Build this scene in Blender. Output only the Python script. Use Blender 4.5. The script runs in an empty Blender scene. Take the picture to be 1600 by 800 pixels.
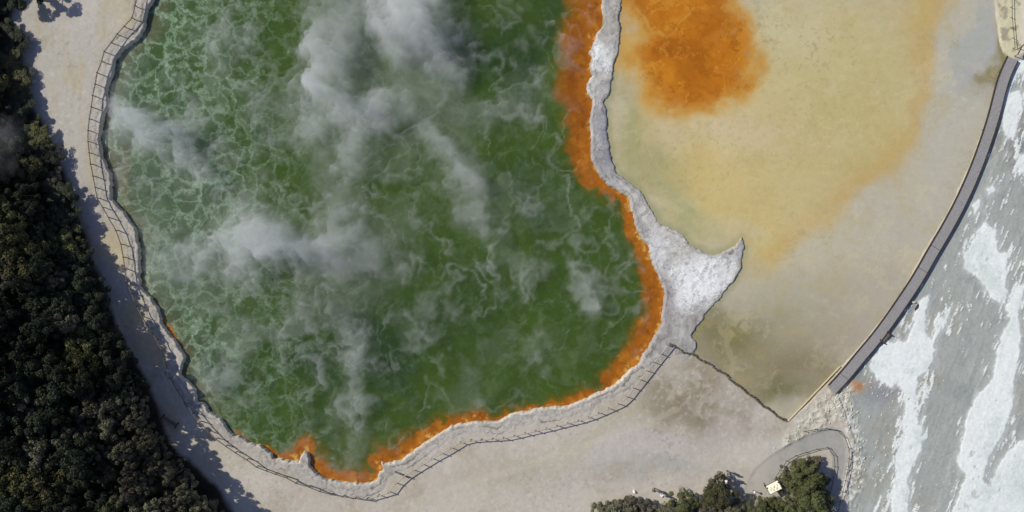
import bpy, bmesh, math, random
import numpy as np
from mathutils import Vector, Matrix, Euler
R = math.radians
random.seed(7)
scene = bpy.context.scene
COL = scene.collection
S = 0.075                       # metres of ground per photograph pixel

# ------------------------------------------------------------------ camera, sky, sun, exposure
cam_d = bpy.data.cameras.new("camera"); cam = bpy.data.objects.new("camera", cam_d); COL.objects.link(cam)
CAM_H = 130.0
cam.location = (0, 0, CAM_H); cam.rotation_euler = (0, 0, 0)
cam_d.sensor_width = 36; cam_d.lens = 36 * CAM_H / 120.0
cam_d.clip_end = 6000; cam_d.clip_start = 0.5
scene.camera = cam

SUN_EL = R(42); SH = R(-21)     # shadows fall towards (cos SH, sin SH)
to_sun = Vector((-math.cos(SH) * math.cos(SUN_EL), -math.sin(SH) * math.cos(SUN_EL), math.sin(SUN_EL)))
w = bpy.data.worlds.new("World"); scene.world = w; w.use_nodes = True
nt = w.node_tree; bg = nt.nodes["Background"]; sky = nt.nodes.new("ShaderNodeTexSky")
sky.sky_type = 'NISHITA'; sky.sun_disc = False; sky.sun_elevation = SUN_EL
sky.sun_rotation = math.atan2(to_sun.x, to_sun.y) % (2 * math.pi)
sky.air_density = 1.0; sky.dust_density = 0.6; sky.ozone_density = 1.5
tn = nt.nodes.new("ShaderNodeMix"); tn.data_type = 'RGBA'; tn.blend_type = 'MULTIPLY'; tn.inputs[0].default_value = 1.0; tn.inputs[7].default_value = (1.05, .96, 1.10, 1)
nt.links.new(sky.outputs[0], tn.inputs[6]); nt.links.new(tn.outputs[2], bg.inputs[0]); bg.inputs[1].default_value = 0.085
sd = bpy.data.lights.new("sun", 'SUN'); sd.energy = 3.6; sd.angle = R(0.5); sd.color = (1.0, 0.965, 0.84)
sun = bpy.data.objects.new("sun", sd); COL.objects.link(sun)
sun.rotation_euler = to_sun.to_track_quat('Z', 'Y').to_euler(); sun.location = to_sun * 200
scene.view_settings.view_transform = 'Standard'; scene.view_settings.look = 'None'
scene.view_settings.exposure = 0.08; scene.view_settings.gamma = 1.0
scene.cycles.max_bounces = 8; scene.cycles.volume_bounces = 8; scene.cycles.transparent_max_bounces = 12

# ------------------------------------------------------------------ numpy helpers
def lin(c):
    c = np.asarray(c, float) / 255.0
    return np.where(c <= 0.04045, c / 12.92, ((c + 0.055) / 1.055) ** 2.4)
def P(x, y): return ((x - 800) * S, (400 - y) * S)
def PL(pts): return np.array([P(*p) for p in pts], float)
_rng = np.random.RandomState(11)
_lat = [_rng.rand(256, 256).astype(np.float32) for _ in range(6)]
def vnoise(x, y, k=0):
    L = _lat[k % 6]
    xi = np.floor(x).astype(np.int64); yi = np.floor(y).astype(np.int64)
    fx = (x - xi); fy = (y - yi)
    fx = fx * fx * fx * (fx * (fx * 6 - 15) + 10); fy = fy * fy * fy * (fy * (fy * 6 - 15) + 10)
    a = L[yi & 255, xi & 255]; b = L[yi & 255, (xi + 1) & 255]
    c = L[(yi + 1) & 255, xi & 255]; d = L[(yi + 1) & 255, (xi + 1) & 255]
    return (a * (1 - fx) + b * fx) * (1 - fy) + (c * (1 - fx) + d * fx) * fy
def fbm(x, y, size, octv=4, k=0, gain=0.5):                 # roughly -1..1, features of `size` metres
    s = 0; amp = 1; tot = 0; f = 1.0 / size
    for o in range(octv):
        ca, sa = math.cos(o * 1.1 + k), math.sin(o * 1.1 + k)
        s = s + amp * (vnoise((x * ca - y * sa) * f + 37.7 * o + 11 * k, (x * sa + y * ca) * f + 91.3 * o, k + o) * 2 - 1)
        tot += amp; amp *= gain; f *= 2.03
    return s / tot * 1.6
def ridged(x, y, size, octv=4, k=0):
    s = 0; amp = 1; tot = 0; f = 1.0 / size
    for o in range(octv):
        ca, sa = math.cos(o * 1.3 + k), math.sin(o * 1.3 + k)
        n = 1 - np.abs(vnoise((x * ca - y * sa) * f + 13.7 * o + 5 * k, (x * sa + y * ca) * f + 71.3 * o, k + o) * 2 - 1)
        s = s + amp * n ** 3; tot += amp; amp *= 0.55; f *= 2.1
    return s / tot
def sstep(a, b, x):
    t = np.clip((x - a) / (b - a), 0, 1); return t * t * (3 - 2 * t)
def dist_line(X, Y, pts, closed=False):
    n = len(pts); best = np.full(X.shape, 1e9)
    for i in range(n if closed else n - 1):
        ax, ay = pts[i]; bx, by = pts[(i + 1) % n]
        dx, dy = bx - ax, by - ay; L2 = dx * dx + dy * dy + 1e-12
        t = np.clip(((X - ax) * dx + (Y - ay) * dy) / L2, 0, 1)
        best = np.minimum(best, (X - ax - t * dx) ** 2 + (Y - ay - t * dy) ** 2)
    return np.sqrt(best)
def inside(X, Y, pts):
    n = len(pts); r = np.zeros(X.shape, bool)
    for i in range(n):
        ax, ay = pts[i]; bx, by = pts[(i + 1) % n]
        if ay == by: continue
        c = ((ay > Y) != (by > Y)) & (X < (bx - ax) * (Y - ay) / (by - ay) + ax)
        r ^= c
    return r
def sdf(X, Y, pts):                                         # negative inside
    d = dist_line(X, Y, pts, True); return np.where(inside(X, Y, pts), -d, d)

# ------------------------------------------------------------------ outlines traced on the ground
POOL = PL([(243,-40),(241,2),(232,10),(231,30),(230,38),(218,56),(206,65),(198,72),(190,80),(181,96),(178,108),(177,118),(169,128),
 (165,144),(164,158),(166,165),(160,195),(157,217),(160,232),(164,250),(170,270),(174,305),(185,320),(200,342),(207,352),(217,385),
 (219,420),(222,445),(235,467),(247,487),(251,502),(262,517),(277,537),(289,557),(283,567),(281,585),(295,600),(307,614),(310,626),
 (322,631),(326,646),(340,654),(355,669),(375,682),(400,694),(415,701),(427,708),(428,716),(442,719),(466,719),(475,703),(481,707),
 (482,722),(493,735),(505,744),(529,753),(542,757),(565,758),(587,752),(600,735),(596,723),(610,722),(630,717),(645,705),(660,692),
 (687,675),(710,664),(730,660),(755,656),(775,658),(797,648),(840,640),(880,634),(925,620),(965,600),(1000,565),(1020,535),
 (1035,505),(1040,475),(1032,440),(1020,415),(1010,385),(990,345),(980,305),(950,287),(932,271),(925,240),(922,190),(925,155),
 (916,137),(918,125),(924,118),(922,80),(930,55),(945,37),(942,0),(945,-40),(900,-260),(600,-400),(300,-250)])
PEN = PL([(945,-300),(945,-40),(942,0),(945,37),(930,55),(922,80),(924,118),(918,125),(916,137),(925,155),(922,190),(925,240),(932,271),
 (950,287),(980,305),(990,345),(1010,385),(1020,415),(1032,440),(1040,475),(1035,505),(1020,535),(1000,565),(1015,575),(1045,550),(1052,548),
 (1060,557),(1068,567),(1078,560),(1088,545),(1085,532),(1078,527),(1080,520),(1100,495),(1120,470),(1145,440),(1158,415),(1162,385),
 (1158,372),(1148,385),(1130,395),(1110,398),(1090,390),(1072,380),(1065,365),(1050,362),(1030,350),(1015,325),(1005,305),(985,285),
 (965,272),(955,250),(950,210),(948,175),(942,157),(950,150),(955,140),(958,105),(965,80),(970,45),(966,30),(972,10),(970,-40),(975,-300)])
LAKE = PL([(960,-300),(955,0),(950,40),(940,100),(935,200),(945,270),(1000,310),(1040,370),(1100,420),(1070,510),(1060,545),(1110,565),
 (1150,600),(1190,632),(1228,660),(1265,628),(1300,590),(1350,535),(1405,465),(1440,400),(1480,335),(1512,268),(1545,180),(1562,122),
 (1575,88),(1567,82),(1562,65),(1559,40),(1555,0),(1548,-60),(1500,-300)])
BUSH_E = PL([(30,-120),(40,-60),(28,-10),(22,30),(34,60),(38,110),(44,130),(52,160),(68,190),(80,218),(95,245),(108,280),(118,312),(125,335),(140,372),
 (150,410),(165,447),(180,482),(195,520),(215,560),(238,600),(250,640),(262,668),(282,705),(312,728),(338,755),(360,790),(400,850),(440,930)])
BUSH = np.vstack([BUSH_E, PL([(400,1600),(-2500,1600),(-2500,-1200),(30,-1200)])])
PATH = PL([(1150,800),(1163,768),(1178,735),(1205,712),(1235,694),(1262,680),(1300,669),(1315,677),(1323,700),(1320,730),(1302,810),(1290,850),(1262,850),
 (1284,800),(1299,755),(1303,716),(1297,700),(1288,697),(1232,714),(1218,735),(1206,760),(1180,780),(1168,800)])
WALK_C = [(1580,92),(1565,127),(1551,180),(1536,227),(1519,272),(1500,314),(1480,352),(1456,393),(1430,438),(1400,483),(1371,523),(1342,558),(1318,587),(1296,611)]
FLOW = [  # white sinter sheets on the right-hand terrace
 [(1440,465),(1452,462),(1446,500),(1443,520),(1455,530),(1460,545),(1457,565),(1445,582),(1435,590),(1432,610),(1427,635),(1417,655),(1414,640),(1412,610),(1400,600),(1392,605),(1370,590),(1360,575),(1372,545),(1385,532),(1415,535),(1427,505),(1432,480)],
 [(1414,640),(1424,640),(1440,665),(1442,690),(1440,705),(1425,725),(1420,750),(1420,800),(1394,800),(1392,770),(1400,740),(1400,710),(1412,685),(1410,665)],
 [(1505,395),(1575,395),(1570,430),(1575,455),(1560,475),(1545,460),(1525,430),(1507,420)],
 [(1605,440),(1590,490),(1595,530),(1590,565),(1582,600),(1585,630),(1570,670),(1550,710),(1540,730),(1535,750),(1550,760),(1560,810),(1490,810),(1500,760),(1510,745),(1495,720),(1505,680),(1515,640),(1530,615),(1550,590),(1557,550),(1565,525),(1580,500),(1570,475),(1585,455)],
 [(1605,680),(1580,700),(1560,725),(1550,750),(1545,800),(1605,810)],
 [(1570,150),(1595,143),(1597,165),(1588,185),(1585,215),(1572,215),(1565,190),(1567,165)],
 [(1595,245),(1604,238),(1604,272),(1590,270)],
 [(1525,360),(1540,348),(1555,360),(1560,400),(1505,405),(1515,385)],
 [(1520,318),(1532,310),(1530,327),(1522,335)],
 [(1540,295),(1550,290),(1557,296),(1547,305)],
 [(1580,98),(1603,95),(1603,112),(1588,118)],
 [(1488,480),(1480,502),(1465,525),(1455,550),(1448,545),(1460,520),(1472,495)],
]

# ------------------------------------------------------------------ ground fields on one grid
def axis(a, b, d, far):
    core = np.arange(a, b + d / 2, d); st = [d]; 
    out = []; x = b; s = d
    while x < far: s *= 1.35; x += s; out.append(x)
    out2 = []; x = a; s = d
    while x > -far: s *= 1.35; x -= s; out2.append(x)
    return np.concatenate([out2[::-1], core, out])
gx = axis(-65, 65, 0.12, 2500); gy = axis(-34.5, 34.5, 0.12, 2500)
X, Y = np.meshgrid(gx, gy); NY, NX = X.shape

wx = fbm(X, Y, 3.0, 4, 1) * 0.22 + fbm(X, Y, 0.8, 4, 5, .65) * 0.17
wy = fbm(X, Y, 3.0, 4, 2) * 0.22 + fbm(X, Y, 0.8, 4, 4, .65) * 0.17
Xw, Yw = X + wx, Y + wy
sp = sdf(Xw, Yw, POOL); sn = sdf(Xw, Yw, PEN); sl = sdf(X + wx * .3, Y + wy * .3, LAKE); sb = sdf(X, Y, BUSH); spath = sdf(X, Y, PATH)
big = fbm(X, Y, 14, 4, 3); mid = fbm(X, Y, 3.5, 4, 0); fine = fbm(X, Y, 0.6, 3, 2)
rid = ridged(X, Y, 1.5, 4, 1)

rubble = sstep(2.2, 0.6, dist_line(X, Y, PL([(1235,690),(1262,668),(1285,648),(1300,630),(1315,605)])) + mid * .6)
chips = sstep(1.6, 0.5, dist_line(X, Y, PL([(1318,630),(1335,680),(1338,720),(1328,780)])) + mid * .4)
terr = sstep(-0.1, 0.4, np.where(X > P(1290, 0)[0], -1, -1) * 1.0 + 2 * inside(X, Y, PL([(1303,612),(1330,587),(1371,535),(1430,450),(1495,340),(1552,200),(1570,130),(1584,98),(1640,60),(4000,60),(4000,1600),(1310,1600),(1325,740),(1335,690),(1318,640)])))
sinter = np.maximum(sstep(2.6, 0.8, sp + mid * .5) * (sp > -1), sstep(0.3, -0.1, sn))
H = 0.14 + 0.06 * big + 0.02 * mid + 0.012 * fine
crk = ridged(Xw, Yw, .75, 4, 4); crk2 = ridged(Xw, Yw, 1.6, 4, 5)
H += sinter * (rid * 0.04 + crk * .055 - 0.04 + fine * 0.02)
H += sstep(0.2, -0.2, sn) * (.04 - sstep(.5, .8, crk2) * .05)
H += rubble * (ridged(X, Y, .9, 4, 3) * .34) + chips * ridged(X, Y, .5, 3, 2) * .2
H += sstep(1, 15, -sb) * 2.4 + sstep(0.2, -1.5, sb) * 0.3
# right-hand sinter sheets with thin raised lips
ang = R(-20); ux, uy = math.sin(ang), math.cos(ang)          # flow direction (down-left in plan)
a_ = X * ux * -1 + Y * uy; b_ = X * uy + Y * ux
sa, ca = math.sin(R(20)), math.cos(R(20))
al = Y * ca + X * sa; ac = X * ca - Y * sa                    # along / across the flow
streak = fbm(ac * 2.6, al * .55, 1.6, 5, 3, .6)
streak2 = fbm(ac * 3.2, al * .6, 1.1, 4, 5, .65)
flow = np.full(X.shape, 9.0)
Xf = X + streak * .10 + fbm(X, Y, .9, 5, 3, .65) * .20; Yf = Y + fbm(X, Y, .9, 5, 4, .65) * .26
for f in FLOW:
    flow = np.minimum(flow, sdf(Xf, Yf, PL(f)))
flowm = sstep(0.08, -0.09, flow) * terr
specks = sstep(0.78, 0.84, streak2 * .9 + sstep(3.0, .3, flow) * .42 + fbm(X, Y, 5, 2, 2) * .3) * terr
flowm = np.maximum(flowm, specks * .9)
flowm = np.maximum(flowm * (1 - .8 * sstep(.74, .84, streak * .5 + fbm(X, Y, .9, 3, 1) * .7)), 0)
H += terr * (-0.10 + flowm * 0.06 + streak * .012)
H -= .05 * sstep(.12, .02, np.minimum(np.abs(sp - .62 + mid * .25 + fbm(X, Y, 1.0, 3, 3) * .15), np.abs(sp - 1.35 + mid * .35 + fbm(X, Y, .9, 3, 1) * .2))) * (sp > 0) * (sn > .2)
# basins
inl = sstep(0.15, -0.5, sl) * sstep(-0.05, 0.25, sn)
H = H * (1 - inl) + inl * (-0.35)
inp = sstep(0.12, -0.22, sp + (rid - .4) * .18)
H = H * (1 - inp) + inp * (-1.6)
pathm = sstep(0.15, -0.15, spath)
H = H * (1 - pathm) + pathm * 0.12

# --- base colours (what the ground itself is made of)
C = np.zeros(X.shape + (3,)); 
def put(c, m):
    global C
    m = np.clip(m, 0, 1)[..., None]; C = C * (1 - m) + lin(c) * m
qx, qy = X + fbm(X, Y, 6, 4, 4) * 2.2, Y + fbm(X, Y, 6, 4, 5) * 2.2
def blob(x, y, rx, ry, rot=0, p=2):                          # soft patch at photo px with px radii
    cx, cy = P(x, y); a = R(rot); dx, dy = qx - cx, qy - cy
    u = dx * math.cos(a) + dy * math.sin(a); v = -dx * math.sin(a) + dy * math.cos(a)
    return np.exp(-((u / (rx * S)) ** 2 + (v / (ry * S)) ** 2) ** (p / 2))
C[:] = lin((183, 174, 160))
put((188, 179, 166), sstep(-.3, .6, big)); put((172, 165, 144), sstep(.1, .9, mid) * .5)
# left sand shelf
left = sstep(P(330, 0)[0], P(230, 0)[0], X)
put((179, 173, 162), left); put((184, 170, 132), left * sstep(P(80, 0)[0], P(140, 0)[0], qx - .18 * Y) * .85 * (0.6 + .4 * mid))
put((170, 163, 165), left * sstep(2.2, .5, sb + mid) * .5)
# southern flat
put((176, 168, 142), blob(930, 690, 140, 18, 20) * .8); put((168, 158, 138), blob(760, 730, 120, 30, 10) * .5)
put((186, 178, 170), blob(950, 715, 120, 25, 10) * .8); put((182, 174, 170), blob(1030, 700, 60, 22) * .7)
put((160, 158, 156), blob(1010, 745, 110, 18) * .6); put((132, 122, 98), blob(1062, 608, 62, 60, 30) * .95); put((150, 140, 120), blob(1130, 620, 60, 24, -38) * .8)
put((133, 121, 98), blob(1085, 600, 30, 40) * .7); put((178, 166, 160), blob(1120, 660, 70, 30, 20) * .6); put((128,118,98), blob(1075, 640, 26, 22) * .7)
put((150, 140, 128), blob(1150, 625, 50, 18, -35) * .7); put((186, 182, 176), blob(1220, 685, 60, 16, 30) * .8)
put((160, 148, 124), sstep(.15, .8, fbm(X + wx * 4, Y + wy * 4, 4, 5, 2, .6)) * .45); put((194, 187, 176), sstep(.2, .7, fbm(X - wx * 5, Y + wy * 5, 5, 5, 5, .6)) * .45)
put((150, 143, 130), sstep(.45, .9, fbm(X, Y, .5, 3, 4)) * .22); put((204, 198, 186), sstep(.55, .9, fbm(X, Y, .45, 3, 1)) * .3)
put((176, 162, 126), left * sstep(.1, .8, fbm(X * 1.6, Y * .5, 2.2, 4, 3)) * .5)
put((132, 124, 114), sstep(.62, .8, fbm(X, Y, .32, 2, 5)) * sstep(0, .6, fbm(X, Y, 4, 3, 4)) * .35)
put((196, 186, 164), sstep(.6, .15, np.abs(dist_line(X + fbm(X, Y, 3, 3, 1) * .5, Y, PL([(640,785),(760,745),(900,700),(1000,665),(1060,640)])))) * .3)
# sinter rim, peninsula
put((182, 176, 168), sstep(2.4, .9, sp + mid * .5) * .8); put((146, 140, 134), sstep(2.2, .8, sp + mid * .5) * sstep(.45, .75, ridged(X, Y, .6, 3, 2) * .6 + mid * .35 + .1) * .55)
put((214, 206, 188), sstep(.32, .05, sp) * .85)
put((200, 196, 188), sstep(.2, -.1, sn))
put((150, 147, 144), sstep(.2, -.1, sn) * sstep(-.3, .8, mid + fbm(X, Y, .8, 3, 3) * .6) * .7)
put((168, 163, 156), sstep(.2, -.1, sn) * sstep(-.75, -.15, sn) * sstep(-.6, .5, fbm(X, Y, 1.1, 4, 5)) * .8)
put((136, 136, 148), sstep(.2, -.1, sn) * blob(940, 230, 26, 50) * .9)
put((158, 150, 150), sstep(.2, -.1, sn) * blob(1050, 500, 28, 45) * .9)
put((232, 232, 230), sstep(-.1, -.35, sn) * np.maximum(blob(1110, 440, 52, 48, 40, 6), blob(943, 92, 26, 38, 0, 6)) * sstep(-1.2, 0, mid + .9))
put((214, 212, 210), sstep(-.1, -.35, sn) * blob(1035, 395, 40, 26, -45, 4) * .8)
put((165, 158, 148), sstep(.2, -.1, sn) * blob(955, 20, 18, 26) * .8)
put((128, 124, 122), sstep(.05, -.2, sn) * sstep(.50, .78, crk2) * .45); put((136, 130, 124), sinter * sstep(.55, .8, crk) * .5)
put((232, 232, 232), sstep(0, -.4, sn) * sstep(.2, .8, fbm(X, Y, 1.4, 4, 1)) * .5 * blob(1095, 430, 70, 60))
cl_ = np.minimum(np.abs(sp - .62 + mid * .25 + fbm(X, Y, 1.0, 3, 3) * .15), np.abs(sp - 1.35 + mid * .35 + fbm(X, Y, .9, 3, 1) * .2))
clw = sstep(.10, .03, cl_) * sstep(-.2, .35, fbm(X, Y, 2.2, 3, 0)) * (sp > 0) * (sn > .2)
put((108, 100, 92), clw * .75); put((110, 104, 98), sstep(.09, .02, np.abs(sn + .38 + mid * .2)) * sstep(-.1, .3, fbm(X, Y, 1.6, 3, 5)) * .6)
# terrace on the right
put((164, 168, 162), terr); put((142, 148, 145), terr * sstep(0, .9, fbm(X, Y, 7, 3, 1) + streak * .3) * .8)
put((160, 156, 142), terr * sstep(.2, .9, fbm(X, Y, 5, 3, 3)) * .6); put((118,126,124), terr * blob(1590, 215, 22, 30) * .7)
put((142, 140, 150), terr * blob(1400, 600, 24, 45, -20) * .7)
put((186, 118, 48), terr * blob(1347, 587, 19, 13) * 1.0)
put((196, 200, 195), terr * sstep(.9, .1, flow + streak * .3) * .25)
put((188, 192, 184), terr * sstep(.25, .75, streak) * .55); put((120, 126, 122), terr * sstep(.45, .8, ridged(ac * 2.2 + wx, al * .35, 1.4, 4, 3)) * .35)
put((196, 200, 194), terr * sstep(.35, .0, flow + .25 * streak2) * .6)
put((230, 234, 230), flowm * sstep(-1.1, -.3, streak2 + .4)); put((196, 205, 200), flowm * sstep(0, .8, fbm(X + streak * .5, Y, 2.0, 5, 2, .65)) * .5)
put((196, 206, 200), terr * blob(1585, 760, 40, 40) * .5)
put((204, 199, 182), rubble * .85); put((160, 150, 128), rubble * sstep(.3, .7, ridged(X, Y, .9, 3, 5)) * .6)
put((214, 212, 202), chips * sstep(.1, .35, fbm(X, Y, .55, 3, 3)) * .95)
topr = inside(X, Y, PL([(1555,-40),(1561,60),(1568,80),(1580,92),(1640,60),(1700,-40)]))
put((206, 199, 165), topr * 1.0); put((214, 204, 190), topr * sstep(P(1590,0)[0], P(1597,0)[0], X) * .8); put((150,138,120), topr * sstep(.3,.9, fbm(X, Y, .8, 3, 2)) * .8)
# ground under the bush and far land
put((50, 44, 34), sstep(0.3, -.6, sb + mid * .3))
# underwater ledges
put((170, 92, 24), sstep(0, -.3, sp)); put((165, 155, 105), inl)
far = sstep(80, 200, np.hypot(X, Y)); put((60, 66, 40), far * sstep(-.2, .2, fbm(X, Y, 60, 3, 1)) * .9)
GC = C.copy()

# --- lake colours
put((180, 173, 154), np.ones(X.shape))
put((202, 184, 134), blob(1180, 230, 210, 180, 0, 3)); put((192, 178, 130), blob(1330, 110, 150, 170, 10, 3) * .95)
put((182, 168, 108), blob(1300, 210, 120, 110, 30) * .55); put((198, 176, 104), blob(1090, 290, 130, 50, -20) * .65)
put((190, 160, 96), blob(1425, 110, 22, 170, -6) * .45); put((192, 162, 98), blob(1385, 240, 26, 70, 25) * .4); put((186, 160, 90), blob(1360, 270, 60, 40, 40) * .5)
put((190, 168, 90), blob(1455, 40, 20, 90) * .75)
put((160, 160, 112), blob(1060, 330, 90, 20, -30) * .75); put((140, 144, 108), sstep(1.0, .2, sn) * .6)
put((152, 150, 106), blob(1010, 260, 60, 40, -30) * .7); put((150, 152, 100), blob(968, 200, 18, 60) * .8)
put((202, 184, 148), blob(1140, 215, 110, 30, 0) * .7); put((200, 190, 150), blob(1240, 40, 60, 60) * .6); put((196,172,96), blob(1195, 385, 35, 50, 10) * .8)
put((174, 170, 150), blob(1240, 470, 100, 70, 30) * .7); put((188, 182, 160), blob(1160, 350, 30, 20) * .3)
put((172, 163, 146), blob(1400, 370, 130, 60, 55) * .8); put((164, 152, 136), blob(1330, 510, 60, 40, 50) * .7)
put((176, 174, 166), blob(1480, 170, 40, 200, -12) * .9); put((166, 170, 164), blob(1520, 60, 30, 120) * .7)
put((164, 167, 180), blob(1540, 90, 8, 60, -5) * .45); put((132, 124, 86), blob(1556, 90, 9, 60, -12) * .95)
put((150, 140, 108), blob(1180, 560, 130, 60, 30) * .75); put((122, 114, 78), blob(1135, 530, 66, 42, 20) * .95); put((128, 118, 88), blob(1235, 580, 90, 40, 10) * .85)
put((108, 104, 66), blob(1215, 622, 55, 20, 0) * .85); put((134, 126, 74), blob(1145, 520, 12, 16) * .5)
put((204, 170, 96), blob(990, 80, 26, 100) * .8); 
_q = (qx, qy); qx = X + (qx - X) * .45; qy = Y + (qy - Y) * .45
orange = np.maximum(blob(1082, 88, 108, 98, 0, 4.5), blob(1058, 0, 92, 105, 0, 4)); qx, qy = _q
orange = np.clip(orange + .26 * fbm(X, Y, 3, 6, 3, .6) * sstep(.05, .5, orange) * sstep(1, .6, orange), 0, 1)
put((202, 162, 72), sstep(.02, .6, orange) * .85)
put((184, 112, 24), sstep(.08, 1.0, orange)); put((160, 92, 18), sstep(.5, 1, orange) * sstep(.0, .9, mid + .35 * big) * .75)
put((206, 140, 40), sstep(.5, 1, orange) * blob(1020, 45, 60, 10, 15) * .5)
put((210, 170, 84), sstep(.3, .02, np.abs(dist_line(qx * .5 + X * .5, qy * .5 + Y * .5, PL([(985,10),(1010,45),(1040,60),(1065,35),(1080,25)])))) * .3)
put((150, 145, 112), sstep(.55, .8, fbm(X, Y, 1.0, 4, 1)) * blob(1240, 60, 90, 60) * .6)
dots = sstep(.5, .62, fbm(X, Y, .6, 3, 4)) * np.maximum(blob(1494, 155, 14, 40), .8 * blob(1498, 45, 4, 16))
put((224, 222, 206), dots); put((112, 112, 96), sstep(.5, .62, fbm(X, Y, .5, 3, 1)) * np.maximum(blob(1498, 55, 5, 12), blob(1491, 170, 6, 9)))
INNER = PL([(1480,-300),(1476,-20),(1466,60),(1450,130),(1424,205),(1385,270),(1325,322),(1262,355),(1225,390),(1200,440),(1150,470),(1000,480),(700,480),(700,-300)])
si = sdf(X * .5 + qx * .5, Y * .5 + qy * .5, INNER) + .5 * big; up = sstep(P(0, 440)[1], P(0, 370)[1], Y)
put((184, 178, 160), sstep(-1.2, 1.6, si) * (1 - sstep(.3, .6, blob(1520, 60, 26, 110) + blob(1556, 90, 9, 60))) * .75 * up)
put((192, 156, 92), sstep(-3.6, -.5, si) * sstep(1.3, -.6, si) * (.36 + .2 * mid) * up)
lm = fbm(X + wx * 5, Y + wy * 5, 2.4, 6, 2, .65)
put((180, 160, 102), sstep(.1, .8, lm) * .3 * (1 - sstep(.3, .8, orange))); put((206, 192, 150), sstep(.1, .8, -lm) * .28 * (1 - sstep(.3, .8, orange)))
put((150, 142, 100), sstep(.55, .8, ridged(Xw + wx, Yw + wy, 1.8, 5, 0)) * .16 * (1 - .7 * sstep(.3, .8, orange)))
put((138, 128, 84), sstep(.62, .8, fbm(X, Y, .45, 3, 5)) * .3 * (blob(1260, 90, 130, 110) + blob(1060, 270, 120, 60)))
put((150, 84, 14), sstep(.3, .9, orange) * sstep(0, .7, fbm(X + wx * 4, Y + wy * 4, 2.2, 6, 5, .65)) * .5); put((204, 136, 34), sstep(.3, .9, orange) * sstep(.15, .8, -lm) * .5)
rill = lambda sz, k, wd: np.clip(1 - np.abs(fbm(X * .9 + wx * 3, Y * 1.1 + wy * 3, sz, 4, k, .55)) / wd, 0, 1)
put((150, 138, 96), rill(4.5, 3, .05) * sstep(0, .6, big + .3) * .30 * (1 - orange)); put((214, 200, 158), rill(3.2, 1, .05) * sstep(.3, -.6, big) * .32 * (1 - orange))
put((136, 76, 16), rill(2.6, 4, .07) * sstep(.4, .9, orange) * .5); put((214, 156, 62), rill(3.4, 0, .06) * sstep(.3, .8, orange) * .45)
LC = C.copy()

# --- hot pool colours
swp = sdf(X + fbm(X, Y, 2.0, 4, 3) * .5, Y + fbm(X, Y, 2.0, 4, 2) * .5, POOL)
C = np.zeros(X.shape + (3,)); C[:] = lin((62, 82, 32))
put((44, 64, 36), sstep(-.1, .9, fbm(X, Y, 9, 4, 2)) * .75); put((68, 90, 30), sstep(0, .9, fbm(X, Y, 8, 4, 5)) * .7)
put((40, 58, 36), blob(640, 500, 200, 70, 10) * .5); put((42, 62, 32), blob(800, 90, 90, 60) * .6); put((78, 98, 36), blob(880, 100, 30, 130) * .7)
put((70, 96, 62), sstep(P(520, 0)[0], P(200, 0)[0], X) * .5); put((94, 92, 70), sstep(-2.6, -.3, swp) * sstep(P(420,0)[0], P(300,0)[0], X) * .8)  # steam veil greyed into the western water colour; brownish shallow margin
put((84, 96, 44), blob(550, 730, 50, 40) * .7)
def shore(pts, wpx, amt=1.0):                               # orange sulphide rim: width in px varies along the shore
    q = PL([p[:2] for p in pts]); wd = np.zeros(X.shape); wt = np.zeros(X.shape) + 1e-9
    for (px, py, ww) in pts:
        a, b = P(px, py); k = np.exp(-((X - a) ** 2 + (Y - b) ** 2) / (2 * 2.2 ** 2)); wd += k * ww; wt += k
    return wd / wt * S
RIM = [(925,0,52),(920,50,45),(915,100,38),(915,150,36),(918,200,30),(915,240,36),(925,265,26),(950,287,14),(980,310,10),(985,345,12),(1000,385,16),(1010,415,24),
 (1025,450,24),(1035,490,30),(1025,530,30),(1000,565,22),(965,600,20),(925,620,16),(880,635,10),(840,640,10),(797,648,10),(755,656,12),(710,664,14),(680,678,18),(650,700,22),
 (610,722,28),(590,745,20),(560,757,12),(530,752,12),(500,738,14),(480,710,22),(465,712,16),(435,712,12),(415,700,5),(380,682,3),(330,650,2),(290,570,2),(265,515,8),(245,485,3),(200,342,2),(170,250,2),(230,30,1),(600,-300,3)]
rw = shore(RIM, 0)
edge_n = fbm(X, Y, 1.6, 5, 1, .6) * .45 * np.clip(rw, .2, 1.4)
rwb = rw * np.where(Y < P(0, 600)[1], .78, 1); edge_n = edge_n * (1 - .55 * sstep(2, 3.6, rw)) + fbm(X, Y, .45, 3, 2) * .16
om = sstep(0, 1, (swp + rwb + edge_n) / (.34 + 1.0 * np.clip(rw - 1.2, 0, 3)) + .5) * sstep(.15, .5, rw)
put((104, 88, 26), sstep(-1.3, .9, (swp + rw * 1.2 + edge_n) / .8) * sstep(.3, .8, rw) * .85)
put((160, 96, 27), om); put((126, 74, 20), om * sstep(.9, -.3, (swp + rwb) / (.5 + .5 * rw)) * .45); put((140, 80, 20), om * sstep(-.2, .9, fbm(X, Y, 1.3, 5, 4, .65)) * .8)
put((206, 168, 92), om * sstep(-.55, -.05, swp) * sstep(.1, .6, fbm(X, Y, .5, 3, 3)) * .7); put((104, 64, 24), om * sstep(.5, .8, fbm(X, Y, .55, 4, 0)) * .5); put((180, 118, 36), om * sstep(.2, .9, fbm(X, Y, .9, 4, 2)) * .6)
put((120, 66, 20), om * np.maximum(blob(905, 120, 20, 110), 0) * .6)
put((112, 84, 40), blob(192, 290, 14, 45, 0) * .5)
mist_net = np.clip(.45 + .5 * sstep(P(560,0)[0], P(250,0)[0], X) + .3 * mid * 0 + .35 * fbm(X, Y, 7, 3, 4) + .35 * blob(700, 230, 200, 120) , 0, 1) * (1 - om)  # where the mist web is painted on the water
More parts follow.
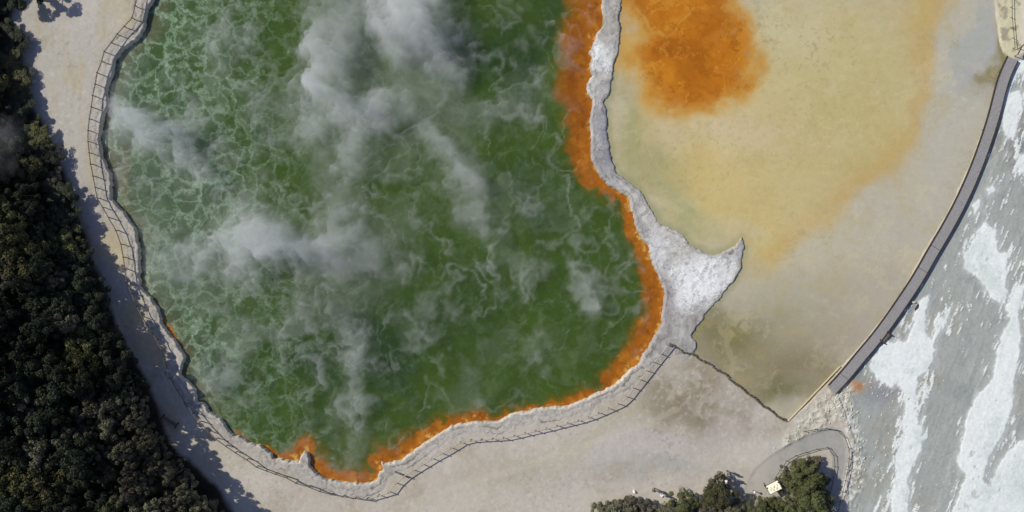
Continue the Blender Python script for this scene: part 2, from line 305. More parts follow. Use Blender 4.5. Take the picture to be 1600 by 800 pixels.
mist_net *= 1 - .45 * sstep(P(400, 0)[0], P(560, 0)[0], X); mist_net *= 1 - .5 * blob(640, 480, 130, 60) ; mist_net *= 1 - .5 * blob(780, 370, 120, 60)
PC = C.copy()

# ------------------------------------------------------------------ materials
def mat(name):
    m = bpy.data.materials.new(name); m.use_nodes = True; n = m.node_tree
    return m, n, n.nodes["Principled BSDF"]
def N(n, t, **k):
    a = n.nodes.new(t)
    for kk, v in k.items():
        if kk in a.inputs: a.inputs[kk].default_value = v
        else: setattr(a, kk, v)
    return a
def noise(n, co, scale, detail=4, rough=.55):
    a = n.nodes.new("ShaderNodeTexNoise"); a.inputs["Scale"].default_value = scale
    a.inputs["Detail"].default_value = detail; a.inputs["Roughness"].default_value = rough
    n.links.new(co, a.inputs["Vector"]); return a
def ramp(n, src, p):
    r = n.nodes.new("ShaderNodeValToRGB"); e = r.color_ramp.elements
    while len(e) < len(p): e.new(.5)
    for i, (pos, v) in enumerate(p):
        e[i].position = pos; e[i].color = (v, v, v, 1) if not hasattr(v, '__len__') else (*v, 1)
    n.links.new(src, r.inputs[0]); return r
def mul(n, a, b, op='MULTIPLY', f=1.0):
    m = n.nodes.new("ShaderNodeMix"); m.data_type = 'RGBA'; m.blend_type = op
    if hasattr(f, 'links'): n.links.new(f, m.inputs[0])
    else: m.inputs[0].default_value = f
    for s, v in ((6, a), (7, b)):
        if hasattr(v, 'links'): n.links.new(v, m.inputs[s])
        else: m.inputs[s].default_value = v
    return m.outputs[2]
def surf_mat(name, rough, bumps, tint=(0.86, 1.12), spec=.3, scales=(3.0, 14.0)):
    m, n, b = mat(name); tc = N(n, "ShaderNodeTexCoord"); at = N(n, "ShaderNodeAttribute", attribute_name="tint")
    n1 = noise(n, tc.outputs["Object"], scales[0], 6, .65); n2 = noise(n, tc.outputs["Object"], scales[1], 4, .7)
    r1 = ramp(n, n1.outputs[0], [(.3, tint[0]), (.7, tint[1])]); r2 = ramp(n, n2.outputs[0], [(.3, .93), (.7, 1.06)])
    c = mul(n, mul(n, at.outputs["Color"], r1.outputs[0]), r2.outputs[0])
    if name == "ground_mineral":                                  # sinter crust: fine shrinkage cracks, only where the crust is
        ms = N(n, "ShaderNodeAttribute", attribute_name="crust_mist"); wn = noise(n, tc.outputs["Object"], 2.5, 3, .6)
        ad = N(n, "ShaderNodeVectorMath", operation='ADD'); n.links.new(tc.outputs["Object"], ad.inputs[0]); n.links.new(wn.outputs["Color"], ad.inputs[1])
        v = N(n, "ShaderNodeTexVoronoi"); v.feature = 'DISTANCE_TO_EDGE'; v.inputs["Scale"].default_value = 1.7; n.links.new(ad.outputs[0], v.inputs["Vector"])
        cr = ramp(n, v.outputs["Distance"], [(.0, .52), (.085, 1.0)]).outputs[0]
        br = ramp(n, noise(n, tc.outputs["Object"], .9, 4, .6).outputs[0], [(.42, 0), (.6, 1)]).outputs[0]
        g_ = ramp(n, noise(n, tc.outputs["Object"], 5.5, 6, .8).outputs[0], [(.3, .76), (.7, 1.14)]).outputs[0]
        c = mul(n, c, cr, 'MULTIPLY', mul(n, br, ms.outputs["Color"])); c = mul(n, c, g_, 'MULTIPLY', ms.outputs["Color"])
    n.links.new(c, b.inputs["Base Color"]); b.inputs["Roughness"].default_value = rough
    b.inputs["Specular IOR Level"].default_value = spec
    prev = None
    for sc, st, d in bumps:
        nn = noise(n, tc.outputs["Object"], sc, 5, .6); bp = N(n, "ShaderNodeBump"); bp.inputs["Strength"].default_value = st; bp.inputs["Distance"].default_value = d
        n.links.new(nn.outputs[0], bp.inputs["Height"])
        if prev: n.links.new(prev.outputs[0], bp.inputs["Normal"])
        prev = bp
    if prev: n.links.new(prev.outputs[0], b.inputs["Normal"])
    return m
M_ground = surf_mat("ground_mineral", .9, [(1.6, .5, .06), (9, .5, .015)], (.93, 1.06))
M_lake = surf_mat("shallow_lake_water", .22, [(1.2, .12, .03)], (.95, 1.04), .3, (1.2, 7))
M_path = surf_mat("path_gravel", .92, [(12, .5, .012)], (.93, 1.05))
def pool_mat():
    m, n, b = mat("hot_pool_water"); tc = N(n, "ShaderNodeTexCoord"); at = N(n, "ShaderNodeAttribute", attribute_name="tint"); am = N(n, "ShaderNodeAttribute", attribute_name="crust_mist")
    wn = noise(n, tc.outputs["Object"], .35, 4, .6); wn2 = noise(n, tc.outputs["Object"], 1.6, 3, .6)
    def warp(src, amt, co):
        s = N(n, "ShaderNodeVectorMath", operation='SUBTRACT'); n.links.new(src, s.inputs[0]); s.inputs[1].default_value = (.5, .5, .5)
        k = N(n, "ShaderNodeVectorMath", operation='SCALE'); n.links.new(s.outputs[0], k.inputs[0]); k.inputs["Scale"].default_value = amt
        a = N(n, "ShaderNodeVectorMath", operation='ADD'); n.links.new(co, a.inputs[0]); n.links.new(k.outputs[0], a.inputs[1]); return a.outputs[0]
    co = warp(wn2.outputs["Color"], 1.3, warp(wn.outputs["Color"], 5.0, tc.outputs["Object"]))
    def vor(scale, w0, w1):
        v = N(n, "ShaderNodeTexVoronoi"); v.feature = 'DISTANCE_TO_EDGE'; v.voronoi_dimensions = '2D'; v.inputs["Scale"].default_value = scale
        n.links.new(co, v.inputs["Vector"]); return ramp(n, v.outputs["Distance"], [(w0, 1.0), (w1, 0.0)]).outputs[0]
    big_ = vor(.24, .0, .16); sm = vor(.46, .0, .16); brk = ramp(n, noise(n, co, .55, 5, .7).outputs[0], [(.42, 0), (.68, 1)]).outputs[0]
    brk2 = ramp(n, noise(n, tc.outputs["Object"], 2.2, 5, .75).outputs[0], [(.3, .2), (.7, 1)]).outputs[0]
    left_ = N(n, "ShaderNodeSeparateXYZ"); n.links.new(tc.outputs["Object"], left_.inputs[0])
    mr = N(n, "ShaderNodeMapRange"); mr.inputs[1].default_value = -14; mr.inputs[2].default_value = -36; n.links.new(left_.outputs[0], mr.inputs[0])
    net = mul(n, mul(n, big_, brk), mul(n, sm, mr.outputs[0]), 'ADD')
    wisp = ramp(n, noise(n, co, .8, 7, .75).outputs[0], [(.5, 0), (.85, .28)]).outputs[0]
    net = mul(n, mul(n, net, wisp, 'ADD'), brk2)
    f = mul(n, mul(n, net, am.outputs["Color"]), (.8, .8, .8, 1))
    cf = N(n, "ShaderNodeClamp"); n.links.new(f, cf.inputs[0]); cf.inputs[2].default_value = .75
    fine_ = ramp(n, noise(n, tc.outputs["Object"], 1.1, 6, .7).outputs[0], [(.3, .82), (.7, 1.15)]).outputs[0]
    c = mul(n, mul(n, at.outputs["Color"], fine_), (*lin((150, 172, 146)), 1), 'MIX', cf.outputs[0])  # pale steam web mixed into the water colour
    n.links.new(c, b.inputs["Base Color"]); b.inputs["Roughness"].default_value = .18; b.inputs["Specular IOR Level"].default_value = .2
    bp = N(n, "ShaderNodeBump"); bp.inputs["Strength"].default_value = .15; bp.inputs["Distance"].default_value = .02
    n.links.new(noise(n, tc.outputs["Object"], 3.5, 4).outputs[0], bp.inputs["Height"]); n.links.new(bp.outputs[0], b.inputs["Normal"])
    return m
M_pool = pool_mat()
def simple(name, c, rough=.8, var=.25, scale=6.0, obj_rand=0.0, spec=.3, bump=0):
    m, n, b = mat(name); tc = N(n, "ShaderNodeTexCoord")
    nn = noise(n, tc.outputs["Object"], scale, 4, .65); r = ramp(n, nn.outputs[0], [(.3, 1 - var), (.7, 1 + var)])
    col = mul(n, (*lin(c), 1), r.outputs[0])
    if obj_rand:
        oi = N(n, "ShaderNodeObjectInfo"); hs = N(n, "ShaderNodeHueSaturation"); n.links.new(col, hs.inputs["Color"])
        mr = N(n, "ShaderNodeMapRange"); mr.inputs[3].default_value = 1 - obj_rand; mr.inputs[4].default_value = 1 + obj_rand
        n.links.new(oi.outputs["Random"], mr.inputs[0]); n.links.new(mr.outputs[0], hs.inputs["Value"])
        mh = N(n, "ShaderNodeMapRange"); mh.inputs[3].default_value = .485; mh.inputs[4].default_value = .515
        n.links.new(oi.outputs["Random"], mh.inputs[0]); n.links.new(mh.outputs[0], hs.inputs["Hue"]); col = hs.outputs[0]
    n.links.new(col, b.inputs["Base Color"]); b.inputs["Roughness"].default_value = rough; b.inputs["Specular IOR Level"].default_value = spec
    if bump:
        bp = N(n, "ShaderNodeBump"); bp.inputs["Strength"].default_value = .6; bp.inputs["Distance"].default_value = bump
        n.links.new(nn.outputs[0], bp.inputs["Height"]); n.links.new(bp.outputs[0], b.inputs["Normal"])
    return m
M_leaf = [simple("leaf_dark_green", (50, 57, 40), .7, .3, 2.5, .35), simple("leaf_olive", (88, 88, 54), .7, .3, 2.5, .3),
          simple("leaf_grey_green", (104, 100, 80), .75, .25, 2.5, .3), simple("leaf_bright_olive", (90, 92, 56), .7, .3, 2.5, .2)]
M_bark = simple("bark", (88, 78, 66), .9, .3, 8)
M_under = simple("undergrowth_leaf", (40, 40, 28), .85, .4, 1.2)
M_rail = simple("weathered_timber_rail", (112, 100, 84), .85, .2, 5)
M_palerail = simple("bleached_timber_rail", (176, 166, 148), .85, .12, 5)
M_deck = simple("grey_deck_board", (150, 147, 145), .85, .17, 6, bump=.004)
M_beam = simple("dark_timber_edge", (64, 56, 46), .9, .2, 4)
M_pale = simple("pale_new_timber", (206, 188, 148), .8, .12, 4)
M_stone = simple("pale_sinter_stone", (204, 198, 180), .9, .2, 5, bump=.03)
M_wall = simple("dark_wet_stone", (92, 86, 74), .9, .35, 4, bump=.03)
M_wire = simple("dark_wire", (60, 52, 42), .7, .1, 4)

# ------------------------------------------------------------------ object helpers
def tag(o, label=None, cat=None, group=None, kind=None):
    if label: o["label"] = label
    if cat: o["category"] = cat
    if group: o["group"] = group
    if kind: o["kind"] = kind
    return o
def empty(name, loc=(0, 0, 0), rz=0):
    o = bpy.data.objects.new(name, None); o.empty_display_size = .3; COL.objects.link(o); o.location = loc; o.rotation_euler = (0, 0, rz); return o
def link(name, me, m, parent=None, smooth=False):
    o = bpy.data.objects.new(name, me); COL.objects.link(o)
    if m is not None and not len(me.materials): me.materials.append(m)
    if parent: o.parent = parent
    if smooth: me.shade_smooth()
    return o
def mesh_np(name, V, F, n=4):
    me = bpy.data.meshes.new(name); V = np.asarray(V, np.float32); F = np.asarray(F, np.int32)
    me.vertices.add(len(V)); me.vertices.foreach_set("co", V.ravel())
    me.loops.add(F.size); me.loops.foreach_set("vertex_index", F.ravel())
    me.polygons.add(len(F)); me.polygons.foreach_set("loop_start", np.arange(0, F.size, n, dtype=np.int32))
    me.polygons.foreach_set("loop_total", np.full(len(F), n, np.int32)); me.update(calc_edges=True); return me
def grid_sheet(name, Z, mask, colors, m, extra=None):
    idx = np.arange(NX * NY).reshape(NY, NX)
    cell = mask[:-1, :-1] | mask[1:, :-1] | mask[:-1, 1:] | mask[1:, 1:]
    F = np.stack([idx[:-1, :-1][cell], idx[:-1, 1:][cell], idx[1:, 1:][cell], idx[1:, :-1][cell]], 1)
    used = np.unique(F); re = np.full(NX * NY, -1, np.int64); re[used] = np.arange(len(used))
    V = np.stack([X.ravel()[used], Y.ravel()[used], np.broadcast_to(Z, X.shape).ravel()[used]], 1)
    me = mesh_np(name, V, re[F])
    ca = me.color_attributes.new("tint", 'FLOAT_COLOR', 'POINT')
    cc = np.ones((len(used), 4), np.float32); cc[:, :3] = colors.reshape(-1, 3)[used]; ca.data.foreach_set("color", cc.ravel())
    if extra is not None:
        ca = me.color_attributes.new("crust_mist", 'FLOAT_COLOR', 'POINT'); cc = np.ones((len(used), 4), np.float32)
        cc[:, :3] = extra.ravel()[used][:, None]; ca.data.foreach_set("color", cc.ravel())
    return link(name, me, m, None, True)
ZP, ZL = -0.50, 0.0
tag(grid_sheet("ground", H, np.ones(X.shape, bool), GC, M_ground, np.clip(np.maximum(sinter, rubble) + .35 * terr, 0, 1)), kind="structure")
tag(grid_sheet("pool_water", ZP, sdf(X, Y, POOL) < 1.2, PC, M_pool, mist_net), kind="structure")
tag(grid_sheet("lake_water", ZL, (sl < .6) & (sdf(X, Y, PEN) > -1.6), LC, M_lake), kind="structure")
C = np.zeros(X.shape + (3,)); C[:] = lin((162, 159, 152)); put((172, 166, 158), sstep(-.2, .8, mid) * .6); put((180, 173, 162), sstep(P(1235, 0)[0], P(1185, 0)[0], X + mid * .6) * .85); put((140, 137, 132), sstep(.3, .8, fbm(X, Y, .9, 4, 3)) * .3)
tag(grid_sheet("path", H + .012, spath < .1, C, M_path), kind="structure")
ixf = lambda x, y: (np.searchsorted(gx, x), np.searchsorted(gy, y))
def gz(x, y):
    i, j = ixf(x, y); return float(H[min(max(j, 0), NY - 1), min(max(i, 0), NX - 1)])

# ------------------------------------------------------------------ steam over the hot pool: closed banks of even, thin vapour
def steam():
    d = .16; sx = np.arange(-64, 18.5, d); sy = np.arange(-31, 34, d); A, B = np.meshgrid(sx, sy)
    wx = fbm(A, B, 5, 5, 2, .6) * 2.8 + fbm(A, B, 1.2, 4, 0, .6) * .35; wy = fbm(A, B, 5, 5, 4, .6) * 2.8 + fbm(A, B, 1.2, 4, 5, .6) * .35
    T = np.zeros(A.shape)
    for (x, y, rx, ry, rot, t) in [
        (640,35,34,60,8,4.6),(600,5,50,34,0,1.0),(530,85,30,78,-8,2.5),(505,150,26,34,0,1.8),(548,160,30,50,25,2.2),(600,170,40,24,20,1.5),(630,180,26,18,0,1.2),(500,60,14,80,0,1.2),
        (545,235,24,30,0,1.2),(430,398,85,26,0,3.2),(350,385,70,30,10,1.9),(505,375,40,30,0,1.6),(540,320,20,50,0,1.2),(570,425,40,14,0,1.0),(400,360,60,30,0,.9),
        (232,208,48,18,-8,2.6),(285,245,55,14,-22,1.9),(215,240,50,45,0,.9),(190,160,30,50,0,.7),(460,185,55,25,20,.8),(420,150,40,20,0,.6),(335,95,10,90,0,.5),
        (720,262,30,46,-10,1.5),(690,225,40,24,0,.9),(733,312,16,30,0,1.2),(760,375,9,40,15,.7),(800,180,50,7,0,.8),(740,170,30,8,0,.7),
        (905,465,16,26,20,1.5),(888,425,9,36,8,1.0),(900,345,28,10,-10,.6),(556,545,17,52,0,1.3),(556,640,15,60,0,.9),(500,500,40,20,30,.6),(430,530,90,20,25,.7),(350,585,50,16,35,.9),(320,480,60,30,0,.5),
        (550,738,40,14,0,.6),(680,45,24,60,0,1.2),(700,120,20,20,0,.5),(470,215,100,12,5,.6),(840,570,8,50,0,.4),(700,500,50,9,30,.4),(830,330,20,8,0,.4),(255,400,30,60,0,.5),(300,300,60,30,0,.4),
        (820,430,6,30,10,.45),(620,260,60,16,20,.45)]:
        cx, cy = P(x, y); a = R(rot); dx, dy = A + wx - cx, B + wy - cy
        u = dx * math.cos(a) + dy * math.sin(a); v = -dx * math.sin(a) + dy * math.cos(a)
        T += .78 * t * np.exp(-((u / (rx * S * 1.12)) ** 2 + (v / (ry * S * 1.12)) ** 2) ** .85)
    T *= np.clip(.9 + .34 * fbm(A + wx * .5, B + wy * .5, 3.2, 5, 1, .5), .1, 2)
    dx_ = fbm(A, B, 7, 4, 1, .55) * 3.2 + fbm(A, B, 1.8, 4, 3, .6) * .8; dy_ = fbm(A, B, 7, 4, 5, .55) * 3.2 + fbm(A, B, 1.8, 4, 2, .6) * .8
    AA, BB = A + dx_, B + dy_
    fil = lambda sz, k, kx, wd: np.clip(1 - np.abs(fbm(AA * kx, BB * .72, sz, 3, k, .5)) / wd, 0, 1)
    patch = sstep(-.35, .45, fbm(A, B, 8, 3, 4)); gate = sstep(-.35, .55, fbm(A, B, 1.8, 4, 0, .6)); gate2 = sstep(-.9, .4, fbm(A, B, 2.6, 4, 0, .6))
    lf = sstep(2, -26, A)
    T += .62 * fil(8, 2, 1.2, .17) ** 1.4 * (.25 + .75 * patch) * gate2 + .45 * fil(6.5, 4, 1.0, .15) ** 1.4 * gate2 + .60 * fil(3.2, 5, 1.15, .16) * gate * (.10 + .80 * lf) + .25 * fil(2.0, 1, 1.1, .2) * lf * gate
    T += .30 * np.clip(fbm(A + wx, B + wy, 6, 5, 3, .6) - .1, 0, 1) + .5 * np.clip(fbm(A + wx * .8, B + wy * .8, 3.0, 5, 5, .65) - .35, 0, 1) * sstep(10, -20, A)
    pd = sdf(A, B, POOL); T *= sstep(.3, -2.2, pd)
    return A, B, T, sx, sy
def bank(name, A, B, T, z0, density, label=None):
    T = np.where(T < .11, 0, T - .11); ny, nx = T.shape; T[0] = T[-1] = 0; T[:, 0] = T[:, -1] = 0
    on = T > 0; idx = np.arange(nx * ny).reshape(ny, nx)
    top = np.where(on, idx + nx * ny, idx)
    cell = on[:-1, :-1] | on[1:, :-1] | on[:-1, 1:] | on[1:, 1:]
    q = lambda I: np.stack([I[:-1, :-1][cell], I[:-1, 1:][cell], I[1:, 1:][cell], I[1:, :-1][cell]], 1)
    Q = q(idx); onf = on.ravel(); tri = np.vstack([Q[:, [0, 1, 2]], Q[:, [0, 2, 3]]]); tri = tri[onf[tri].any(1)]
    tf = top.ravel(); F = np.vstack([tf[tri], tri[:, ::-1]])
    zb = z0 + .25 * (fbm(A, B, 8, 3, 1) + 1)
    V = np.vstack([np.stack([A.ravel(), B.ravel(), zb.ravel()], 1), np.stack([A.ravel(), B.ravel(), (zb + T).ravel()], 1)])
    used = np.unique(F); re = np.full(len(V), -1, np.int64); re[used] = np.arange(len(used))
    me = mesh_np(name, V[used], re[F], 3)
    m = bpy.data.materials.new(name + "_vapour"); m.use_nodes = True; n = m.node_tree; n.nodes.clear()
    o = n.nodes.new("ShaderNodeOutputMaterial"); v = n.nodes.new("ShaderNodeVolumePrincipled")
    v.inputs["Color"].default_value = (1, 1, 1, 1); v.inputs["Density"].default_value = density; v.inputs["Anisotropy"].default_value = -0.28
    n.links.new(v.outputs[0], o.inputs["Volume"])
    m.cycles.homogeneous_volume = True
    ob = link(name, me, m); tag(ob, kind="stuff"); return ob
A, B, T, _, _ = steam()
bank("steam", A, B, T * 2.2, -.2, .13)
d = .3; A, B = np.meshgrid(np.arange(-64, -50, d), np.arange(4, 20, d))
cx, cy = P(45, 232); T = 2.2 * np.exp(-(((A + fbm(A, B, 3, 4, 2) * 1.2 - cx) / 2.6) ** 2 + ((B + fbm(A, B, 3, 4, 4) * 1.2 - cy) / 2.2) ** 2)) * (.8 + .5 * fbm(A, B, 1.5, 4, 1))
bank("steam", A, B, T, 8.5, .07)

# ------------------------------------------------------------------ mesh builders
class MB:
    def __init__(s): s.v = []; s.f = []
    def box(s, c, size, M=None):
        b = len(s.v); x, y, z = [k / 2 for k in size]; c = Vector(c)
        for dz in (-z, z):
            for dx, dy in ((-x, -y), (x, -y), (x, y), (-x, y)):
                p = Vector((dx, dy, dz)); p = (M @ p if M else p) + c; s.v.append(p[:])
        s.f += [[b, b+3, b+2, b+1], [b+4, b+5, b+6, b+7]] + [[b+i, b+(i+1) % 4, b+4+(i+1) % 4, b+4+i] for i in range(4)]
    def tube(s, pts, rad, n=6):
        pts = [Vector(p) for p in pts]; rad = rad if hasattr(rad, '__len__') else [rad] * len(pts); b0 = len(s.v)
        for i, p in enumerate(pts):
            d = (pts[min(i+1, len(pts)-1)] - pts[max(i-1, 0)]).normalized()
            u = d.cross(Vector((0, 0, 1)) if abs(d.z) < .9 else Vector((1, 0, 0))).normalized(); w_ = d.cross(u)
            for k in range(n):
                a = 2 * math.pi * k / n; s.v.append((p + (u * math.cos(a) + w_ * math.sin(a)) * rad[i])[:])
        for i in range(len(pts) - 1):
            for k in range(n):
                a, b = b0 + i*n + k, b0 + i*n + (k+1) % n; s.f.append([a, b, b + n, a + n])
        s.f.append([b0 + k for k in range(n)][::-1]); s.f.append([b0 + (len(pts)-1)*n + k for k in range(n)])
    def me(s, name):
        m = bpy.data.meshes.new(name); m.from_pydata(s.v, [], s.f); m.update(); return m
    def build(s, name, m, parent=None, smooth=False): return link(name, s.me(name), m, parent, smooth)
def resample(pts, step):
    pts = [Vector(p) for p in pts]; out = [pts[0]]; acc = 0
    for a, b in zip(pts, pts[1:]):
        L = (b - a).length; t = step - acc
        while t <= L: out.append(a.lerp(b, t / L)); t += step
        acc = (acc + L) % step
    return out
def ribbon(pts, w0, z, th, off=0.0):                        # a plank-like strip along a plan polyline
    mb = MB(); pts = [Vector((p[0], p[1])) for p in pts]; n = len(pts)
    for i, p in enumerate(pts):
        d = (pts[min(i+1, n-1)] - pts[max(i-1, 0)]).normalized(); q = Vector((-d.y, d.x)); zz = z[i] if hasattr(z, '__len__') else z
        for s_, dz in ((-1, 0), (1, 0), (1, -th), (-1, -th)):
            v = p + q * (off + s_ * w0 / 2); mb.v.append((v.x, v.y, zz + dz))
    for i in range(n - 1):
        for k in range(4): a, b = 4*i + k, 4*i + (k+1) % 4; mb.f.append([a, b, b + 4, a + 4])
    mb.f.append([0, 1, 2, 3][::-1]); mb.f.append([4*(n-1) + k for k in range(4)]); return mb

# ------------------------------------------------------------------ boardwalk across the shallow lake
def smooth_line(px, step=.6):
    q = [Vector(P(*p)) for p in px]
    out = []
    for i in range(len(q) - 1):
        p0, p1, p2, p3 = q[max(i-1, 0)], q[i], q[i+1], q[min(i+2, len(q)-1)]
        for k in range(8):
            t = k / 8; out.append(.5 * ((2*p1) + (p2 - p0)*t + (2*p0 - 5*p1 + 4*p2 - p3)*t*t + (-p0 + 3*p1 - 3*p2 + p3)*t**3))
    out.append(q[-1]); return resample([(v.x, v.y, 0) for v in out], step)
wl = smooth_line(WALK_C, .5)
bw = empty("boardwalk", (wl[0].x, wl[0].y, 0)); tag(bw, "long curved grey boardwalk between the yellow shallow lake and the white streaked terrace", "boardwalk")
def under(o, parent): o.parent = parent; o.matrix_parent_inverse = Matrix.Translation(-Vector(parent.location)); return o
DZ = .42
dk = MB()                                                   # separate transverse boards
bl = smooth_line(WALK_C, .17)
for i, (p, q) in enumerate(zip(bl, bl[1:])):
    a = math.atan2(q.y - p.y, q.x - p.x); c = (p + q) / 2
    dk.box((c.x, c.y, DZ - .02 + random.uniform(-.004, .004)), (.158, 1.22, .04), Matrix.Rotation(a, 3, 'Z'))
under(dk.build("deck", M_deck), bw)
for s_ in (-1, 1):
    under(ribbon(wl, .10, DZ + .075, .22, s_ * .67).build("edge_beam", M_beam), bw)
for p, q in list(zip(wl, wl[1:]))[4::14]:
    a = math.atan2(q.y - p.y, q.x - p.x); mb = MB(); mb.box((p.x, p.y, DZ - .09), (.12, 1.5, .1), Matrix.Rotation(a, 3, 'Z'))
    for s_ in (-.6, .6):
        mb.box((p.x - math.sin(a) * s_, p.y + math.cos(a) * s_, -.1), (.12, .12, .6), Matrix.Rotation(a, 3, 'Z'))
    under(mb.build("bearer", M_beam), bw)
for fx in (.55, .62, .97):                                   # joint battens seen across the deck
    i = int(fx * (len(wl) - 2)); p, q = wl[i], wl[i+1]; a = math.atan2(q.y - p.y, q.x - p.x)
    mb = MB(); mb.box((p.x, p.y, DZ + .006), (.05, 1.30, .012), Matrix.Rotation(a, 3, 'Z')); under(mb.build("joint_strip", M_beam), bw)

# ------------------------------------------------------------------ fences round the pool
post_me = MB(); post_me.tube([(0, 0, -.3), (0, 0, 1.12)], .055, 7); post_mesh = post_me.me("post"); post_mesh.materials.append(M_rail)
def fence(pts, label, cat, posts_at=None, h=.92, rad=.06, step=1.45, name="fence", sag=0, m=M_rail, group=None, rails=1, pr=1.0):
    pts = [Vector((*P(*p), 0)) for p in pts]; root = empty(name, (pts[0].x, pts[0].y, gz(pts[0].x, pts[0].y))); tag(root, label, cat, group)
    ps = pts if posts_at else resample(pts, step)
    for p in ps:
        o = bpy.data.objects.new("post", post_mesh); COL.objects.link(o); o.parent = root; g = gz(p.x, p.y)
        o.location = (p.x - root.location.x, p.y - root.location.y, g - root.location.z); o.scale = (pr, pr, h / .92)
        o.rotation_euler = (random.uniform(-.05, .05), random.uniform(-.05, .05), random.random())
    for k in range(rails):
        q = [Vector((p.x, p.y, gz(p.x, p.y) + h - k * .4 * h)) for p in ps]
        mb = MB(); mb.tube(q, rad, 6); under(mb.build("rail", m), root)
    return root
LF = [(220,-14),(216,12),(211,31),(199,44),(188,56),(179,69),(168,83),(164,98),(157,116),(154,133),(150,151),(148,169),(145,187),(143,205),(143,222),(145,240),
 (147,257),(151,276),(154,294),(157,310),(166,325),(175,341),(186,360),(194,382),(198,402),(200,420),(203,440),(210,458),(218,477),(227,495),(238,512),(249,530),(258,548),(264,568),(270,588),(281,608),
 (294,629),(305,644),(316,658),(330,673),(341,684),(356,695),(371,705),(389,716),(404,727),(419,733),(434,738),(451,744),(465,752),(485,758),(502,765),(520,770),(538,773),(557,776),(574,778)]
fence(LF, "weathered timber rail fence following the sandy western shore of the green pool", "fence", posts_at=True)
BF = [(576,777),(608,768),(624,747),(679,713),(694,705),(724,687),(789,683),(809,678),(854,668),(914,653),(971,628),(1044,536)]
fence(BF, "weathered timber rail fence along the pale southern shore of the green pool", "fence", h=.9, step=1.28, rad=.065, m=M_palerail)
fence([(1255,673),(1275,669),(1300,668),(1314,675),(1322,690),(1325,705),(1323,730),(1316,760),(1306,800),(1300,830)], "thin dark rail round the outer bend of the grey path", "railing", step=1.3, h=.5, rad=.035, name="railing", m=M_wire, pr=.6)
fence([(1208,748),(1222,725),(1232,714),(1260,705),(1288,697),(1297,700),(1303,716),(1302,735),(1296,765),(1284,800),(1276,830)], "thin dark rail round the shrubs inside the bend of the grey path", "railing", step=1.3, h=.5, rad=.035, name="railing", m=M_wire, pr=.6)
fence([(1577,-20),(1578,30),(1581,60),(1583,85)], "thin dark railing on the cream ledge leading down to the head of the boardwalk", "railing", step=1.2, h=.5, rad=.035, name="railing", m=M_wire, pr=.6)
fence([(1584,88),(1590,76),(1600,66),(1625,50)], "dark railing branching off east from the head of the boardwalk", "railing", step=1.0, h=.9, rad=.07, name="railing", m=M_beam, pr=.8)
fence([(618,736),(642,746)], "short isolated length of dark rail on white sinter beside the fence bend", "rail", step=1.8, h=.5, rad=.06, name="railing", pr=.8)

# stone weir and plank between the lake and the southern flat
def weir():
    pts = resample([(*P(*p), 0) for p in [(1048,538),(1066,548),(1085,556),(1110,570),(1132,585),(1150,600),(1172,617),(1195,636),(1212,648),(1230,660)]], .32)
    root = empty("weir", (pts[0].x, pts[0].y, 0)); tag(root, "low dark stone weir running diagonally between wet brown flat and yellow lake", "weir")
    mb = MB(); crs = []
    for i, p in enumerate(pts):
        bx = p.x + random.uniform(-.05, .05); by = p.y + .10 * math.sin(i * .9) + random.uniform(-.04, .04)
        mb.box((bx, by, .12), (random.uniform(.30, .44), random.uniform(.14, .22), .45), Euler((random.uniform(-.1,.1), 0, R(-35) + random.uniform(-.3, .3))).to_matrix())
        if random.random() < .6: cr = MB(); cr.box((bx - .12, by - .17, .05), (random.uniform(.2, .4), .10, .16), Euler((0, 0, R(-35) + random.uniform(-.4, .4))).to_matrix()); crs.append(under(cr.build('sinter_crust', M_stone), root))
    a = under(mb.build("stone_row", M_wall), root)
    for o in [a] + crs:
        bv = o.modifiers.new("bev", 'BEVEL'); bv.width = .04; bv.segments = 2
weir()
a, b = Vector(P(1230, 658)), Vector(P(1312, 572)); mb = MB(); d_ = b - a
mb.box(((a.x+b.x)/2, (a.y+b.y)/2, .22), (d_.length, .16, .14), Matrix.Rotation(math.atan2(d_.y, d_.x), 3, 'Z'))
o = mb.build("timber_plank", M_pale); tag(o, "long pale straight plank from the weir end to the foot of the boardwalk", "plank")
bv = o.modifiers.new("bev", 'BEVEL'); bv.width = .02

# ------------------------------------------------------------------ small furniture
def bench(x, y, rz, L, label):
    X0, Y0 = P(x, y); r = empty("bench", (X0, Y0, gz(X0, Y0)), rz); tag(r, label, "bench", "slatted benches")
    mb = MB()
    for k in (-.13, 0, .13): mb.box((0, k, .42), (L, .10, .04))
    mb.build("seat", M_rail, r)
    for s_ in (-1, 1):
        l = MB(); l.box((s_ * L / 2, 0, .44), (.12, .78, .07)); l.box((s_ * L / 2, -.3, .2), (.10, .10, .46)); l.box((s_ * L / 2, .3, .2), (.10, .10, .46)); l.build("leg", M_beam, r)
bench(1382, 527, R(48), 1.25, "small timber bench beside the boardwalk above the white sinter sheet")
bench(267, 657, R(-33), 1.9, "dark timber bench in deep shade at the foot of the bush")

